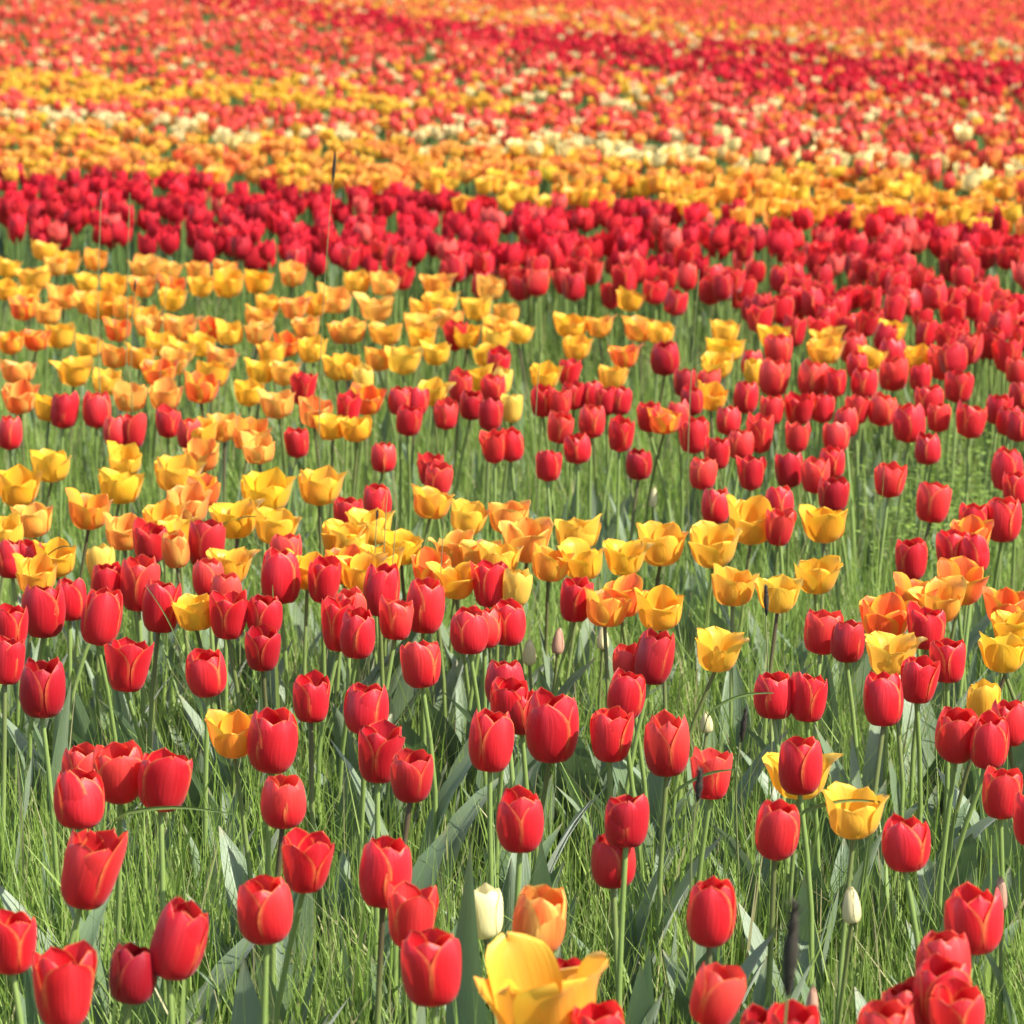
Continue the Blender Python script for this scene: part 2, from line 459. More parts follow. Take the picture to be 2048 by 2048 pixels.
tile(1348, 1080, T7, """
Y 325 260 245 220 0; Y 575 305 190 200 5; Y 785 200 240 185 4; R 1310 110 180 220 0
X 1580 250 280 210 4 | orange red open tulip under two joined red ones near the right edge
X 1165 440 280 210 3 ; X 1330 320 200 150 0; O 1480 350 120 130 0; X 1830 380 220 210 0; Y 1820 630 230 230 0; Y 1880 510 160 120 0
R 820 510 215 240 2; R 960 560 180 185 4; R 1395 490 210 210 2
Y 1195 640 270 190 0 | yellow tulip boxed in by red ones in the right part
R 1510 670 205 220 2; R 1350 780 200 215 5
R 1155 880 220 300 0 | tall red tulip right below the yellow one boxed in by reds
Y 240 620 250 220 5 | orange yellow tulip alone above the pale bud, right of centre
R 555 860 230 230 0 | left red tulip of a touching pair crossed by a grass blade
R 740 870 205 270 4 | right red tulip of the touching pair crossed by a grass blade
K 1705 905 135 140 0 | small closed yellow tulip tucked behind red ones by the right edge
R 1565 1080 250 290 -2; R 1740 1120 210 290 4; R 1850 1010 190 240 0
R 695 1250 245 310 2 | red tulip standing in front of an open yellow one, lower right
Y 690 1310 325 220 0 -.045 | open yellow tulip almost hidden behind a red one, lower right
B 205 1300 230 250 3 | red tulip crossed by a slanting pale grass blade, right of centre
""")
tile(0, 640, T7, """
R 355 500 165 205 6; R 535 500 160 200 2; R 640 615 120 180 0; R 735 615 130 195 2; R 55 625 110 190 4; B 1045 630 130 160 0; R 1675 385 140 190 2
R 1110 1260 110 100 0; R 1140 1240 205 265 4 | red tulip leaning over the yellow ones at left, above a hidden red one
R 830 1235 190 215 2; R 1640 680 100 110 0 -.02; R 930 570 90 100 0; X 1110 385 190 180 5; X 200 110 150 150 0; X 650 60 140 120 0
O 60 130 150 150; Y 330 90 170 150; Y 490 150 150 130; O 630 205 150 180; O 770 210 150 190; O 100 285 190 140; Y 410 295 180 170
P 110 440 190 190; Y 590 350 140 140; O 720 430 190 180; O 910 430 180 190; X 880 300 190 130; O 960 240 150 120; Y 890 140 180 110; Y 1000 180 140 110
O 990 50 180 150; Y 1110 140 80 110; O 1220 220 170 130; Y 1170 300 190 150; X 1170 60 100 130; Y 1270 80 150 150; O 1430 80 150 150; O 1500 190 150 130
X 1580 140 140 130; Y 1720 170 160 150; Y 1440 290 150 140; O 1570 300 110 130; Y 1375 410 160 170; O 1530 470 190 200; Y 1860 270 160 180; P 1740 520 190 190
O 1690 50 130 130; O 1890 70 100 130; O 820 40 120 90; O 1230 600 180 190; O 1380 640 200 200; O 1430 720 150 170; O 1120 760 180 140; Y 1830 590 120 130
Y 270 490 100 130; Y 1110 630 110 100; Y 280 810 220 180; Y 100 935 230 190; Y 690 780 170 130; Y 665 920 235 210; Y 975 860 250 180; P 1035 1035 230 200
X 1120 960 110 100; Y 1465 965 270 210 2; Y 1765 930 235 220 4; O 490 1060 230 240; O 180 1115 220 150; Y 30 1180 120 150; Y 1300 1110 240 190; Y 1520 1150 240 180
O 685 1180 170 210; O 900 1120 160 120; O 980 1190 160 130; P 970 1270 110 150; Y 1880 1220 120 170
""")
tile(680, 640, T7, """
R 635 90 125 170 2; R 875 240 130 140 6; R 665 370 135 180 4; R 845 380 140 140 0; R 725 475 130 145 3; R 585 525 135 165 2; R 830 525 140 180 4; R 45 500 110 190 0
R 340 450 150 150 0; R 425 450 100 160 6; R 380 560 150 160 6; R 850 705 120 185 -4; R 945 695 135 180 0; R 1265 295 120 150 4; R 1120 450 140 180 0; R 1290 420 130 140 0
R 1390 420 90 100 0; R 1545 450 130 140 2; R 1470 450 90 120 0; R 1215 460 80 140 0; B 1215 595 150 180 8; R 1390 560 150 190 2; R 1310 710 155 170 0; R 1150 805 145 160 2
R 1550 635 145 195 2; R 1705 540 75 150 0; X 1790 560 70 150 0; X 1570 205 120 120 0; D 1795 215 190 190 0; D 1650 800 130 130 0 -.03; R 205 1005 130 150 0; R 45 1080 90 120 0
B 545 885 130 120 6; R 500 830 90 80 0; X 150 450 180 150 8; R 1870 530 100 130 0; B 240 760 140 120 0 -.03
O 60 70 170 130; O 250 80 180 120; O 210 220 130 170; Y 350 230 190 150; Y 450 110 150 160; Y 530 190 150 140; O 450 30 200 110; O 860 50 150 130; Y 860 110 160 110
Y 990 70 150 140; Y 810 200 80 150; Y 700 100 80 90; Y 40 270 150 180; C 130 330 110 90; Y 510 410 150 170; Y 760 330 100 110; C 890 340 80 90; C 950 490 110 140; Y 1130 320 150 100
Y 1275 40 190 120; O 1430 40 130 80; O 1305 160 150 100; Y 1505 320 150 110; O 1660 50 190 140; Y 1770 80 120 90; Y 90 600 140 130
O 505 1010 210 210; Y 705 1100 195 200; O 930 1090 230 160; O 1030 1230 260 230; Y 1310 1180 250 180; Y 1770 1250 260 230; Y 1570 1320 210 180; Y 1340 1340 230 190
O 1160 1350 180 200; O 640 1270 180 190; O 780 1300 150 130; Y 170 1150 230 210; Y 50 1230 130 150; Y 340 1260 150 160; Y 880 1330 130 90; Y 120 1390 130 110
""")
tile(1348, 640, T7, """
R 60 350 120 160 0; B 190 350 130 150 6; R 100 450 110 150 4; R 395 430 140 180 4; B 575 170 160 140 0; B 550 320 190 210 2; B 770 330 180 200 4; R 890 350 100 140 0
R 990 160 150 170 0; R 1010 250 120 130 0; R 1050 350 150 180 2; R 1205 190 170 170 0; B 1210 300 170 190 0; R 1360 320 110 120 0; B 1480 240 170 190 2; R 1570 370 165 180 4
R 1410 450 160 150 0; R 540 500 130 160 2; R 690 495 165 160 0; R 820 490 120 140 4; R 1010 500 130 150 2; B 1150 500 160 170 4; R 300 555 130 160 2; R 110 640 170 200 2
R 475 630 155 220 3; R 680 650 140 170 2; R 950 570 130 160 0; R 895 650 150 160 2; R 1300 570 195 220 2; R 1400 715 150 150 0; R 1640 560 165 190 6; R 1460 540 100 120 0
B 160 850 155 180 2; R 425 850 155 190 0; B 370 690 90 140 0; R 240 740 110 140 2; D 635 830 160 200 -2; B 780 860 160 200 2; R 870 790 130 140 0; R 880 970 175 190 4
R 230 1030 155 170 0; R 580 1020 150 110 0; R 580 1150 140 150 4; R 1140 830 150 170 -2; B 1190 890 170 170 2; B 1430 1010 190 220 6; R 1840 830 180 240 2; R 1890 930 90 110 0
R 1650 1110 120 140 0; R 1815 1105 200 240 0; R 1540 1270 190 190 0; R 1660 1290 150 170 4; X 1640 1200 140 110 0; B 1740 80 150 150 0; R 1840 200 180 190 0; R 1900 100 100 130 0
R 1890 280 110 150 0; R 1910 420 100 150 0; R 1790 500 150 130 0; R 1850 560 150 150 0; R 1900 590 100 170 0; R 430 240 80 130 0
Y 280 70 160 120; Y 280 170 230 130; Y 240 260 170 130; O 210 430 140 110; Y 550 100 170 110; Y 850 110 140 100; O 830 180 190 130; Y 1205 70 110 110; Y 1090 210 90 110
Y 1350 220 110 120; K 440 290 60 110; Y 430 1120 270 230 2; Y 830 1130 250 200 2; Y 215 1260 260 210 0
""")
tile(0, 300, .53, """
Y 170 380 100 80; Y 130 490 140 90; Y 30 450 80 80; O 250 430 100 90; O 360 420 90 80; Y 330 500 90 80; O 210 440 80 80; O 240 560 120 80; Y 430 520 100 90; O 380 590 130 90
O 550 450 110 110; O 640 460 80 90; X 650 520 100 70; O 540 520 80 70; O 750 460 90 100; Y 860 510 120 120; O 850 450 90 80; Y 975 500 110 85; O 1105 475 100 95; Y 1345 505 100 85
O 1450 510 110 80; O 1420 600 130 100; O 1260 570 150 90; O 1110 600 100 90; O 1190 590 80 80; Y 650 570 100 80; O 550 640 100 80; X 90 600 110 90; O 180 620 100 70; Y 100 560 90 70
O 1650 510 110 80; O 1850 525 110 85; Y 1660 580 140 80; Y 1800 600 110 100; O 1600 620 110 120; O 1910 620 100 90; O 1700 640 100 70; Y 20 530 80 80; O 470 600 100 80; O 330 580 100 80; Y 760 520 70 60
O 980 640 110 70; Y 1010 590 90 60
""")
tile(1024, 300, .53, "Y 445 570 100 90")

# ------------------------------------------------------------------ one tulip
KIND_NAME = {'R': 'red_tulip', 'D': 'red_tulip', 'B': 'red_tulip'}
COUNT = {}
GROUPS = {'red_tulip': 'red tulips of the field', 'yellow_tulip': 'yellow and orange tulips of the field', 'white_tulip': 'white tulips of the field'}
PLACED = []                                         # (X, Y, w, h, kind, name, obj, label)
def stem_mesh(a, b, r, sides, n=7, bow=0.02):
    t = np.linspace(0, 1, n)[:, None]
    a, b = np.array(a), np.array(b)
    off = np.array([rnd.gauss(0, bow), rnd.gauss(0, bow), 0])
    P = a + (b - a) * t + off * (np.sin(math.pi * t))
    return tube('stem', P, np.linspace(r * 1.15, r * 0.9, n), M_STEM, sides)
def make_tulip(s, detail):
    k = s['k']
    name = KIND_NAME.get(k, 'white_tulip' if k == 'W' else 'yellow_tulip')
    red = name == 'red_tulip'
    hb = HB + s['dz']
    c = at(s['X'], s['Y'], hb)
    dist = pix(c)[2]
    w, h = s['w'] * dist / F, s['h'] * dist / F
    if red:
        w = min(max(w, 0.044), 0.060); h = min(max(h * 0.985, w * 1.08, 0.052), 0.076)
    elif k in 'CK' or (k == 'P' and s['h'] > s['w'] * 1.05) or k == 'W':
        w = min(max(w, 0.040), 0.055); h = min(max(h, 0.050), 0.064)
    elif s['w'] > 180:
        w, h = 0.084, 0.092
    else:
        w = min(max(w * 1.0, 0.056), 0.078); h = min(max(h * 0.99, 0.047), 0.062, w / 1.22)
    lean = s['lean'] if s['lean'] is not None else rnd.gauss(1.5, 4)
    lean = R_(lean + rnd.gauss(0, 1.5)); tilt = R_(rnd.gauss(2 if red else 5, 4))
    rot = Euler((tilt, lean, 0)).to_matrix()
    base_off = Vector((-math.sin(lean) * 0.10 + rnd.gauss(0, 0.02), rnd.gauss(0, 0.02), 0))
    root = bpy.data.objects.new(name, None); COL.objects.link(root)
    root.empty_display_size = 0.05
    root.location = (c.x + base_off.x, c.y + base_off.y, 0)
    top = rot @ Vector((0, 0, -h * 0.5)) - base_off; top.z += hb
    st = link('stem', stem_mesh((0, 0, -0.01), top + Vector((0, 0, 0.002)), 0.0032 * (1.0 if red else 0.9), 7 if detail else 5), root)
    st['brown'] = 0.0 if red and rnd.random() < 0.8 else rnd.uniform(0.2, 1.0)
    if red:
        var = rnd.choice(RED_HI if detail else RED_LO)
    elif s['w'] > 180: var = 'ybig'
    elif k in 'CKW' or (k == 'P' and s['h'] > s['w'] * 1.05): var = rnd.choice(['yc0', 'yc1', 'yc2'])
    else: var = rnd.choice(YEL_HI if detail else YEL_LO)
    spin = -0.12 if s['w'] > 180 else rnd.gauss(0, .35) if var[:2] in ('yh', 'yl') and rnd.random() < .75 else rnd.uniform(0, 6.28)
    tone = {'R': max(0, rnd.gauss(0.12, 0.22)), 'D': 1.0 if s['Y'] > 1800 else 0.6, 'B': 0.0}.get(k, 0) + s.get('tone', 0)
    blush = {'R': max(0, rnd.gauss(0.05, 0.18)), 'B': rnd.uniform(0.35, 0.7)}.get(k, 0)
    flush = {'Y': rnd.uniform(0.08, 0.38) if s['w'] < 180 else 0.4, 'O': rnd.uniform(0.40, 0.78), 'P': rnd.uniform(0.7, 0.95), 'X': rnd.uniform(1.0, 1.35), 'K': 0.15, 'C': 0.0, 'W': 0}.get(k, 0)
    pale = {'C': 0.16, 'W': 1.6, 'P': 0.25, 'O': rnd.uniform(0, .2)}.get(k, rnd.uniform(0, 0.07))
    M = (rot @ Matrix.Rotation(spin, 3, 'Z')).to_euler()
    for me in VAR[var]:
        p = link('petal', me, root, top, M, (w, w, h))
        if red: p['tone'] = tone; p['blush'] = blush
        else: p['flush'] = flush; p['pale'] = pale
    nl = rnd.choice([4, 5, 5, 6]) if detail else 3
    a0 = rnd.uniform(0, 6.28)
    for i in range(nl):
        sc = rnd.uniform(0.75, 1.18)
        link('leaf', rnd.choice(LEAVES if detail else LEAVES_LO), root, (0, 0, -0.01), (0, 0, a0 + i * 6.28 / nl + rnd.gauss(0, 0.5)), (sc, sc, sc))
    if s['label'].startswith('short red tulip crossed'):
        link('leaf', leaf_mesh(613, .34, .085, 7, 12, up=(86, -35)), root, (0.03, -0.02, -0.01), (0, 0, -0.5))
        link('leaf', leaf_mesh(614, .34, .070, 7, 12, up=(84, 50)), root, (0.05, -0.06, -0.01), (0, 0, 0.2))
    if k == 'W': link('leaf', leaf_mesh(611, .45, .058, up=(89, 84)), root, (top.x - 0.016, top.y - 0.045, -0.01), (0, 0, 1.5))
    root['category'] = 'tulip'; root['group'] = GROUPS[name]
    COUNT[name] = COUNT.get(name, 0) + 1
    PLACED.append(dict(X=s['X'], Y=s['Y'], w=w * F / dist, h=h * F / dist, k=k, name=name, obj=root, label=s['label'], lean=lean, xy=(c.x, c.y)))
    return root
kept = []
for s in sorted(SPOTS, key=lambda s: (not s['label'], -s['Y'])):
    if any((s['k'] in 'RDB') == (q['k'] in 'RDB') and abs(s['X'] - q['X']) < 0.36 * min(s['w'], q['w']) and abs(s['Y'] - q['Y']) < 0.36 * min(s['h'], q['h']) for q in kept): continue
    kept.append(s)
for s in sorted(kept, key=lambda s: -s['Y']):
    make_tulip(s, s['Y'] > 1000)

# ------------------------------------------------------------------ the bands of the field farther back, laid out on the ground
def band(x, y):
    """what grows at pixel (x, y) of the photograph (1932 px units): list of (kind, share), plants per m2"""
    t = x / 1932
    y += 6 * math.sin(x * .011 + y * .05) + 4 * math.sin(x * .037 + 1) + rng.normal(0, 3 + y * .012)
    top = lambda *pts: float(np.interp(x, [p[0] for p in pts], [p[1] for p in pts]))
    crim0 = top((0, 325), (500, 348), (966, 380), (1400, 400), (1932, 430)); crim1 = top((0, 440), (500, 480), (966, 540), (1400, 605), (1932, 690))
    org0 = top((0, 236), (500, 265), (966, 288), (1400, 312), (1932, 350))
    cre0 = top((0, 205), (500, 230), (966, 252), (1200, 268), (1500, 292), (1932, 330))
    red0 = top((0, 186), (500, 202), (966, 216), (1400, 190), (1932, 175))
    yel0 = top((0, 138), (500, 165), (950, 188), (1400, 170), (1932, 165))
    cr20 = top((0, -90), (600, 10), (1000, 55), (1400, 80), (1932, 128)); cr21 = top((0, -60), (600, 40), (1000, 100), (1400, 155), (1932, 215))
    pal0 = top((0, -150), (600, -20), (1000, 12), (1400, 45), (1932, 84))
    if y >= crim1: return None
    if y >= crim0: return ([('N', .78), ('R', .18), ('B', .04)] if x < 900 else [('N', .50), ('R', .36), ('B', .14)]), 108
    if y >= org0: return [('O', .66), ('Y', .25), ('X', .05), ('V', .04)], 96
    if y >= cre0: return ([('I', .58), ('O', .24), ('Y', .12), ('V', .06)], 84) if x < 1600 else ([('V', .55), ('O', .25), ('I', .20)], 92)
    if y >= red0: return [('V', .88 if x < 1000 else .74), ('O', .06 if x < 1000 else .13), ('Y', .03), ('I', .03 if x < 1000 else .06)], 100
    if y >= yel0 and x < 980: return [('Y', .74), ('O', .14), ('V', .12)], 96
    if y >= cr21:
        g = (56 if x < 1000 else 92) * (0.30 + 0.95 * (math.sin(x * .021 + y * .09) * math.sin(x * .013 - y * .11) > -.25))
        if y > yel0 - 45 and 300 < x < 1300: return [('V', .70), ('I', .15), ('Y', .15)], 58
        return [('V', .84), ('O', .08), ('I', .05), ('N', .03)], g
    if y >= cr20: return [('N', .78), ('V', .14), ('I', .04), ('O', .04)], 92
    if y >= pal0: return [('V', .42), ('O', .32), ('I', .14), ('Y', .12)], 76
    return ([('V', .9), ('O', .1)], 90) if x > 900 else ([('O', .45), ('V', .35), ('Y', .2)], 62)
cand = []
ZN, ZF = 6.0, 33.0
n_try = 70000
SHRINK = lambda Y: float(np.interp(Y, [60, 330, 500], [.60, .78, 1.0]))
depth = np.sqrt(rng.uniform(ZN ** 2, ZF ** 2, n_try))
lat = rng.uniform(-1, 1, n_try) * 0.225
acc = rng.uniform(0, 1, n_try)
area = 0.225 * (ZF ** 2 - ZN ** 2)
for d, l, a in zip(depth, lat, acc):
    p = Vector((l * d, d, HB + rng.normal(0, 0.022)))
    X, Y, dep = pix(p)
    b = band(min(max(X, 0), 2048) / 2048 * 1932, Y / 2048 * 1932)
    if not b: continue
    kinds, dens = b
    if a > dens / SHRINK(Y) ** 2 * area / n_try: continue
    r = rng.uniform(); ki = kinds[-1][0]
    for kk, sh in kinds:
        if r < sh: ki = kk; break
        r -= sh
    cand.append((p, X, Y, dep, ki))
cand.sort(key=lambda c: c[3])
MAXN = 298
far = []
CLS = {'N': 'red_tulip', 'R': 'red_tulip', 'B': 'red_tulip', 'V': 'red_tulip', 'O': 'yellow_tulip', 'Y': 'yellow_tulip', 'X': 'yellow_tulip', 'I': 'white_tulip'}
def bloom_mesh(seed, mat, shape, wkey, wild):
    """a whole small bloom in one mesh (its petals cannot be told apart at this size)"""
    Vs, Q, UV, n = [], [], [], 0
    for P in make_petals(shape, wkey, 3, 6, seed, wild):
        nv, nu = P.shape[:2]
        idx = np.arange(nv * nu).reshape(nv, nu) + n
        Q.append(np.stack([idx[:-1, :-1], idx[:-1, 1:], idx[1:, 1:], idx[1:, :-1]], -1).reshape(-1, 4)); n += nv * nu
        Vs.append(P.reshape(-1, 3)); UV.append(np.stack(np.meshgrid(np.linspace(0, 1, nu), np.linspace(0, 1, nv)), -1).reshape(-1, 2))
    return raw_mesh('bloom', np.concatenate(Vs), np.concatenate(Q), mat, uv=np.concatenate(UV))
BL_R = [bloom_mesh(700 + i, M_RED, ['barrel', 'egg', 'crown'][i % 3], 'round', 0.2) for i in range(6)]
BL_Y = [bloom_mesh(720 + i, M_YEL, ['cup', 'bowl', 'cup'][i % 3], 'point', 0.6) for i in range(6)]
def small_tulip(p, X, Y, dep, ki):
    name = CLS[ki]; red = name == 'red_tulip'
    root = bpy.data.objects.new(name, None); COL.objects.link(root)
    root.empty_display_size = 0.05
    root.location = (p.x, p.y, 0)
    lean = R_(rnd.gauss(1, 5)); tilt = R_(rnd.gauss(3, 5))
    w, h = (rnd.uniform(.048, .058), rnd.uniform(.056, .068)) if red else (rnd.uniform(.052, .066), rnd.uniform(.046, .058))
    st = link('stem', stem_mesh((0, 0, -0.01), (0, 0, p.z - h / 2), 0.0034, 4, 4, 0.008), root)
    st['brown'] = 0.0
    b = link('bloom', rnd.choice(BL_R if red else BL_Y), root, (0, 0, p.z - h / 2), Euler((tilt, lean, rnd.uniform(0, 6.28))), (w, w, h))
    if red: b['tone'] = rnd.uniform(0.15, 0.55) if ki == 'N' else 0.1; b['blush'] = rnd.uniform(.3, .6) if ki == 'B' else 0.0
    else: b['flush'] = {'Y': .1, 'O': .55, 'X': 1.1, 'I': 0.0}[ki]; b['pale'] = 0.7 if ki == 'I' else 0.05
    for i in range(2):
        sc = rnd.uniform(0.8, 1.15)
        link('leaf', rnd.choice(LEAVES_LO), root, (0, 0, -0.01), (0, 0, rnd.uniform(0, 6.28)), (sc, sc, sc))
    root['category'] = 'tulip'; root['group'] = GROUPS[name]
    COUNT[name] = COUNT.get(name, 0) + 1
    PLACED.append(dict(X=X, Y=Y, w=w * F / dep, h=h * F / dep, k=ki, name=name, obj=root, label='', lean=lean, xy=(p.x, p.y)))
for c in cand:
    if any((c[0].x - q['xy'][0]) ** 2 + (c[0].y - q['xy'][1]) ** 2 < 0.03 ** 2 for q in PLACED[-400:]): continue
    if any(abs(c[1] - q['X']) < 0.3 * q['w'] and abs(c[2] - q['Y']) < 0.3 * q['h'] for q in PLACED[-400:]): far.append(c); continue
    inside = 12 < c[1] < 2036 and c[2] > 12
    if inside and COUNT.get(CLS[c[4]], 0) < (60 if c[4] == 'I' else MAXN): small_tulip(*c)
    else: far.append(c)

# the same field goes on at both sides of the picture
near_k = [(q['xy'][1], q['xy'][0] > 0, q['k']) for q in PLACED if q['k'] not in 'WCK']
for i in range(520):
    d = math.sqrt(rng.uniform(2.0 ** 2, 7.5 ** 2)); side = rng.uniform() < .5
    x = (0.180 * d + rng.uniform(0, 0.07 * d + 0.45)) * (1 if side else -1)
    p = Vector((x, d, HB + rng.normal(0, .022)))
    opts = [k for y, sd, k in near_k if abs(y - d) < .35 and sd == side]
    if not opts or any((p.x - f[0].x) ** 2 + (p.y - f[0].y) ** 2 < .05 ** 2 for f in far[-520:]): continue
    k = rnd.choice(opts)
    far.append((p, *pix(p), {'D': 'R', 'P': 'O'}.get(k, k)))

# the rest of each kind: one joined mass
def petal_col(k, g):
    v = g.normal(0, 1)
    if k == 'N': c = np.array([.58, .016, .030]) * (1 + .16 * v)
    elif k in 'R': c = np.array([.62, .02, .025]) * (1 + .12 * v)
    elif k == 'B': c = np.array([.74, .10, .08])
    elif k == 'V': c = np.array([.76, .075, .060]) * np.array([1 + .06 * v, 1 + .4 * abs(v), 1 + .3 * v])
    elif k == 'O': c = np.array([.80, .33, .065]) * np.array([1, 1 + .2 * v, 1])
    elif k == 'Y': c = np.array([.80, .47, .05]) * np.array([1, 1 + .08 * v, 1])
    elif k == 'X': c = np.array([.78, .14, .03])
    else: c = np.array([.80, .64, .30]) * (1 + .06 * v)
    return np.clip(c, .002, .86)
def template(shape, wkey, seed, wild):
    Vs, Q, n = [], [], 0
    for P in make_petals(shape, wkey, 3, 4, seed, wild):
        nv, nu = P.shape[:2]
        idx = np.arange(nv * nu).reshape(nv, nu) + n
        Q.append(np.stack([idx[:-1, :-1], idx[:-1, 1:], idx[1:, 1:], idx[1:, :-1]], -1).reshape(-1, 4)); n += nv * nu
        Vs.append(P.reshape(-1, 3))
    return np.concatenate(Vs), np.concatenate(Q)
TEM = {'r': [template(['barrel', 'egg', 'crown'][i], 'round', 800 + i, .2) for i in range(3)], 'y': [template(['cup', 'bowl', 'cup'][i], 'point', 810 + i, .5) for i in range(3)]}
def mass(cls, name, label):
    Vs, Qs, Cs, n = [], [], [], 0
    gV, gQ, gC, gn = [], [], [], 0
    for p, X, Y, dep, ki in far:
        if CLS[ki] != cls: continue
        red = cls == 'red_tulip'
        tv, tq = rnd.choice(TEM['r' if red else 'y'])
        w, h = (rng.uniform(.048, .060), rng.uniform(.055, .068)) if red else (rng.uniform(.054, .068), rng.uniform(.046, .060))
        if dep > 6: w *= SHRINK(Y); h *= SHRINK(Y)
        rot = np.array((Euler((rng.normal(0.04, .1), rng.normal(0.02, .1), 0)).to_matrix() @ Matrix.Rotation(rng.uniform(0, 6.28), 3, 'Z')))
        v = (tv * np.array([w, w, h])) @ rot.T + np.array([p.x, p.y, p.z - h / 2])
        Vs.append(v); Qs.append(tq + n); n += len(v)
        Cs.append(np.tile(petal_col(ki, rng), (len(v), 1)))
        # stem and two leaves
        s = 0.0032; zt = p.z - h / 2
        a = rng.uniform(0, 6.28)
        sv = np.array([[p.x + s * math.cos(a + i * 2.094), p.y + s * math.sin(a + i * 2.094), z] for z in (0.05, zt) for i in range(3)])
        gV.append(sv); gQ.append(np.array([[0, 1, 4, 3], [1, 2, 5, 4], [2, 0, 3, 5]]) + gn); gn += 6
        gC.append(np.tile([.13, .21, .055], (6, 1)))
        for j in range(2):
            b = rng.uniform(0, 6.28); L = rng.uniform(.12, .22); wd = rng.uniform(.012, .022); o = rng.uniform(.02, .09)
            dx, dy = math.cos(b), math.sin(b)
            lv = np.array([[p.x - dy * wd * .5, p.y + dx * wd * .5, .02], [p.x + dy * wd * .5, p.y - dx * wd * .5, .02],
                           [p.x + dx * o * .5 + dy * wd, p.y + dy * o * .5 - dx * wd, L * .6], [p.x + dx * o * .5 - dy * wd, p.y + dy * o * .5 + dx * wd, L * .6],
                           [p.x + dx * o + dy * .002, p.y + dy * o - dx * .002, L], [p.x + dx * o - dy * .002, p.y + dy * o + dx * .002, L]])
            gV.append(lv); gQ.append(np.array([[0, 1, 2, 3], [3, 2, 4, 5]]) + gn); gn += 6
            gC.append(np.tile(np.array([.085, .14, .08]) * rng.uniform(.8, 1.3), (6, 1)))
    if not Vs: return
    o = link(name, raw_mesh(name, np.concatenate(Vs), np.concatenate(Qs), M_FAR, col=np.concatenate(Cs)))
    f = link('foliage', raw_mesh('foliage', np.concatenate(gV), np.concatenate(gQ), M_FARGREEN, col=np.concatenate(gC)), o)
    o['kind'] = 'stuff'; o['label'] = label; f['kind'] = 'stuff'
mass('red_tulip', 'far_red_tulips', 'dense blurred red tulips filling the bands in the background')
mass('yellow_tulip', 'far_yellow_tulips', 'dense blurred orange and yellow tulips in the background bands')
mass('white_tulip', 'far_white_tulips', 'cream white tulips in thin lines across the background')

# ------------------------------------------------------------------ ground, grass, weeds
gme = raw_mesh('ground', [[-400, -60, 0], [400, -60, 0], [400, 900, 0], [-400, 900, 0]], [[0, 1, 2, 3]], M_GROUND, smooth=False)
g = link('ground', gme); g['kind'] = 'structure'; g['label'] = 'soil of the tulip field under the grass'
def grass(name, zn, zf, dens, seg, hmin, hmax, wmin, wmax, seed, label):
    g = np.random.default_rng(seed)
    n = int(dens * 0.235 * (zf ** 2 - zn ** 2))
    d = np.sqrt(g.uniform(zn ** 2, zf ** 2, n)); x = g.uniform(-1, 1, n) * 0.235 * d
    cl = np.sin(x * 9 + 1.3 * np.sin(d * 5)) * np.sin(d * 7.3 + np.sin(x * 11)) * 0.5 + 0.5
    cl2 = 0.5 + 0.5 * np.sin(x * 23 + 2 * np.sin(d * 9)) * np.sin(d * 15 + 1.7 * np.sin(x * 17 + 1))
    keep = g.uniform(0, 1, n) < 0.42 + 0.6 * (0.5 * cl + 0.5 * cl2)
    d, x, cl = d[keep], x[keep], cl[keep]; n = len(d)
    h = g.uniform(hmin, hmax, n) * (0.72 + 0.42 * cl) * np.where(g.uniform(0, 1, n) < 0.05, 1.3, 1)
    w = g.uniform(wmin, wmax, n) * 0.5
    w = w * np.where(g.uniform(0, 1, n) < .10, 2.1, 1)
    az = g.uniform(0, 2 * np.pi, n); bend = np.abs(g.normal(0.0, 0.24, n)) + 0.03
    lean = g.normal(0, 0.10, (n, 2))
    face = az + g.normal(0, 0.5, n) + np.pi / 2
    t = np.linspace(0, 1, seg + 1)
    dirx, diry = np.cos(az), np.sin(az); sx, sy = np.cos(face), np.sin(face)
    V = np.zeros((n, 2 * (seg + 1), 3))
    for i, tt in enumerate(t):
        cx = x + h * (dirx * bend * tt ** 2 + lean[:, 0] * tt); cy = d + h * (diry * bend * tt ** 2 + lean[:, 1] * tt)
        cz = h * (tt - 0.35 * bend * tt ** 2) - 0.005
        ww = w * (1 - tt ** 1.7 * 0.93)
        V[:, 2 * i] = np.stack([cx - sx * ww, cy - sy * ww, cz], -1); V[:, 2 * i + 1] = np.stack([cx + sx * ww, cy + sy * ww, cz], -1)
    base = (np.arange(n) * 2 * (seg + 1))[:, None, None]
    Q = np.concatenate([np.array([[2 * i, 2 * i + 1, 2 * i + 3, 2 * i + 2]]) for i in range(seg)])[None] + base
    c1, c2, c3 = np.array([.168, .285, .036]), np.array([.330, .435, .110]), np.array([.50, .46, .22])
    m = g.uniform(0, 1, (n, 1)); col = c1 * (1 - m) + c2 * m
    dry = g.uniform(0, 1, n) < 0.09
    col[dry] = c3 * g.uniform(.6, 1.1, (dry.sum(), 1))
    me = raw_mesh(name, V.reshape(-1, 3), Q.reshape(-1, 4), M_GRASS, col=np.repeat(col, 2 * (seg + 1), 0))
    o = link(name, me); o['kind'] = 'stuff'; o['label'] = label
    return o
grass('near_grass', 1.6, 5.2, 11000, 3, .12, .33, .0021, .0048, 31, 'thin upright green grass between the nearest tulips')
grass('middle_grass', 5.2, 9.5, 6600, 2, .13, .32, .0026, .0055, 32, 'green grass between the tulips in the middle of the field')
grass('far_grass', 9.5, 36, 480, 2, .10, .26, .006, .012, 33, 'green grass among the far tulips')

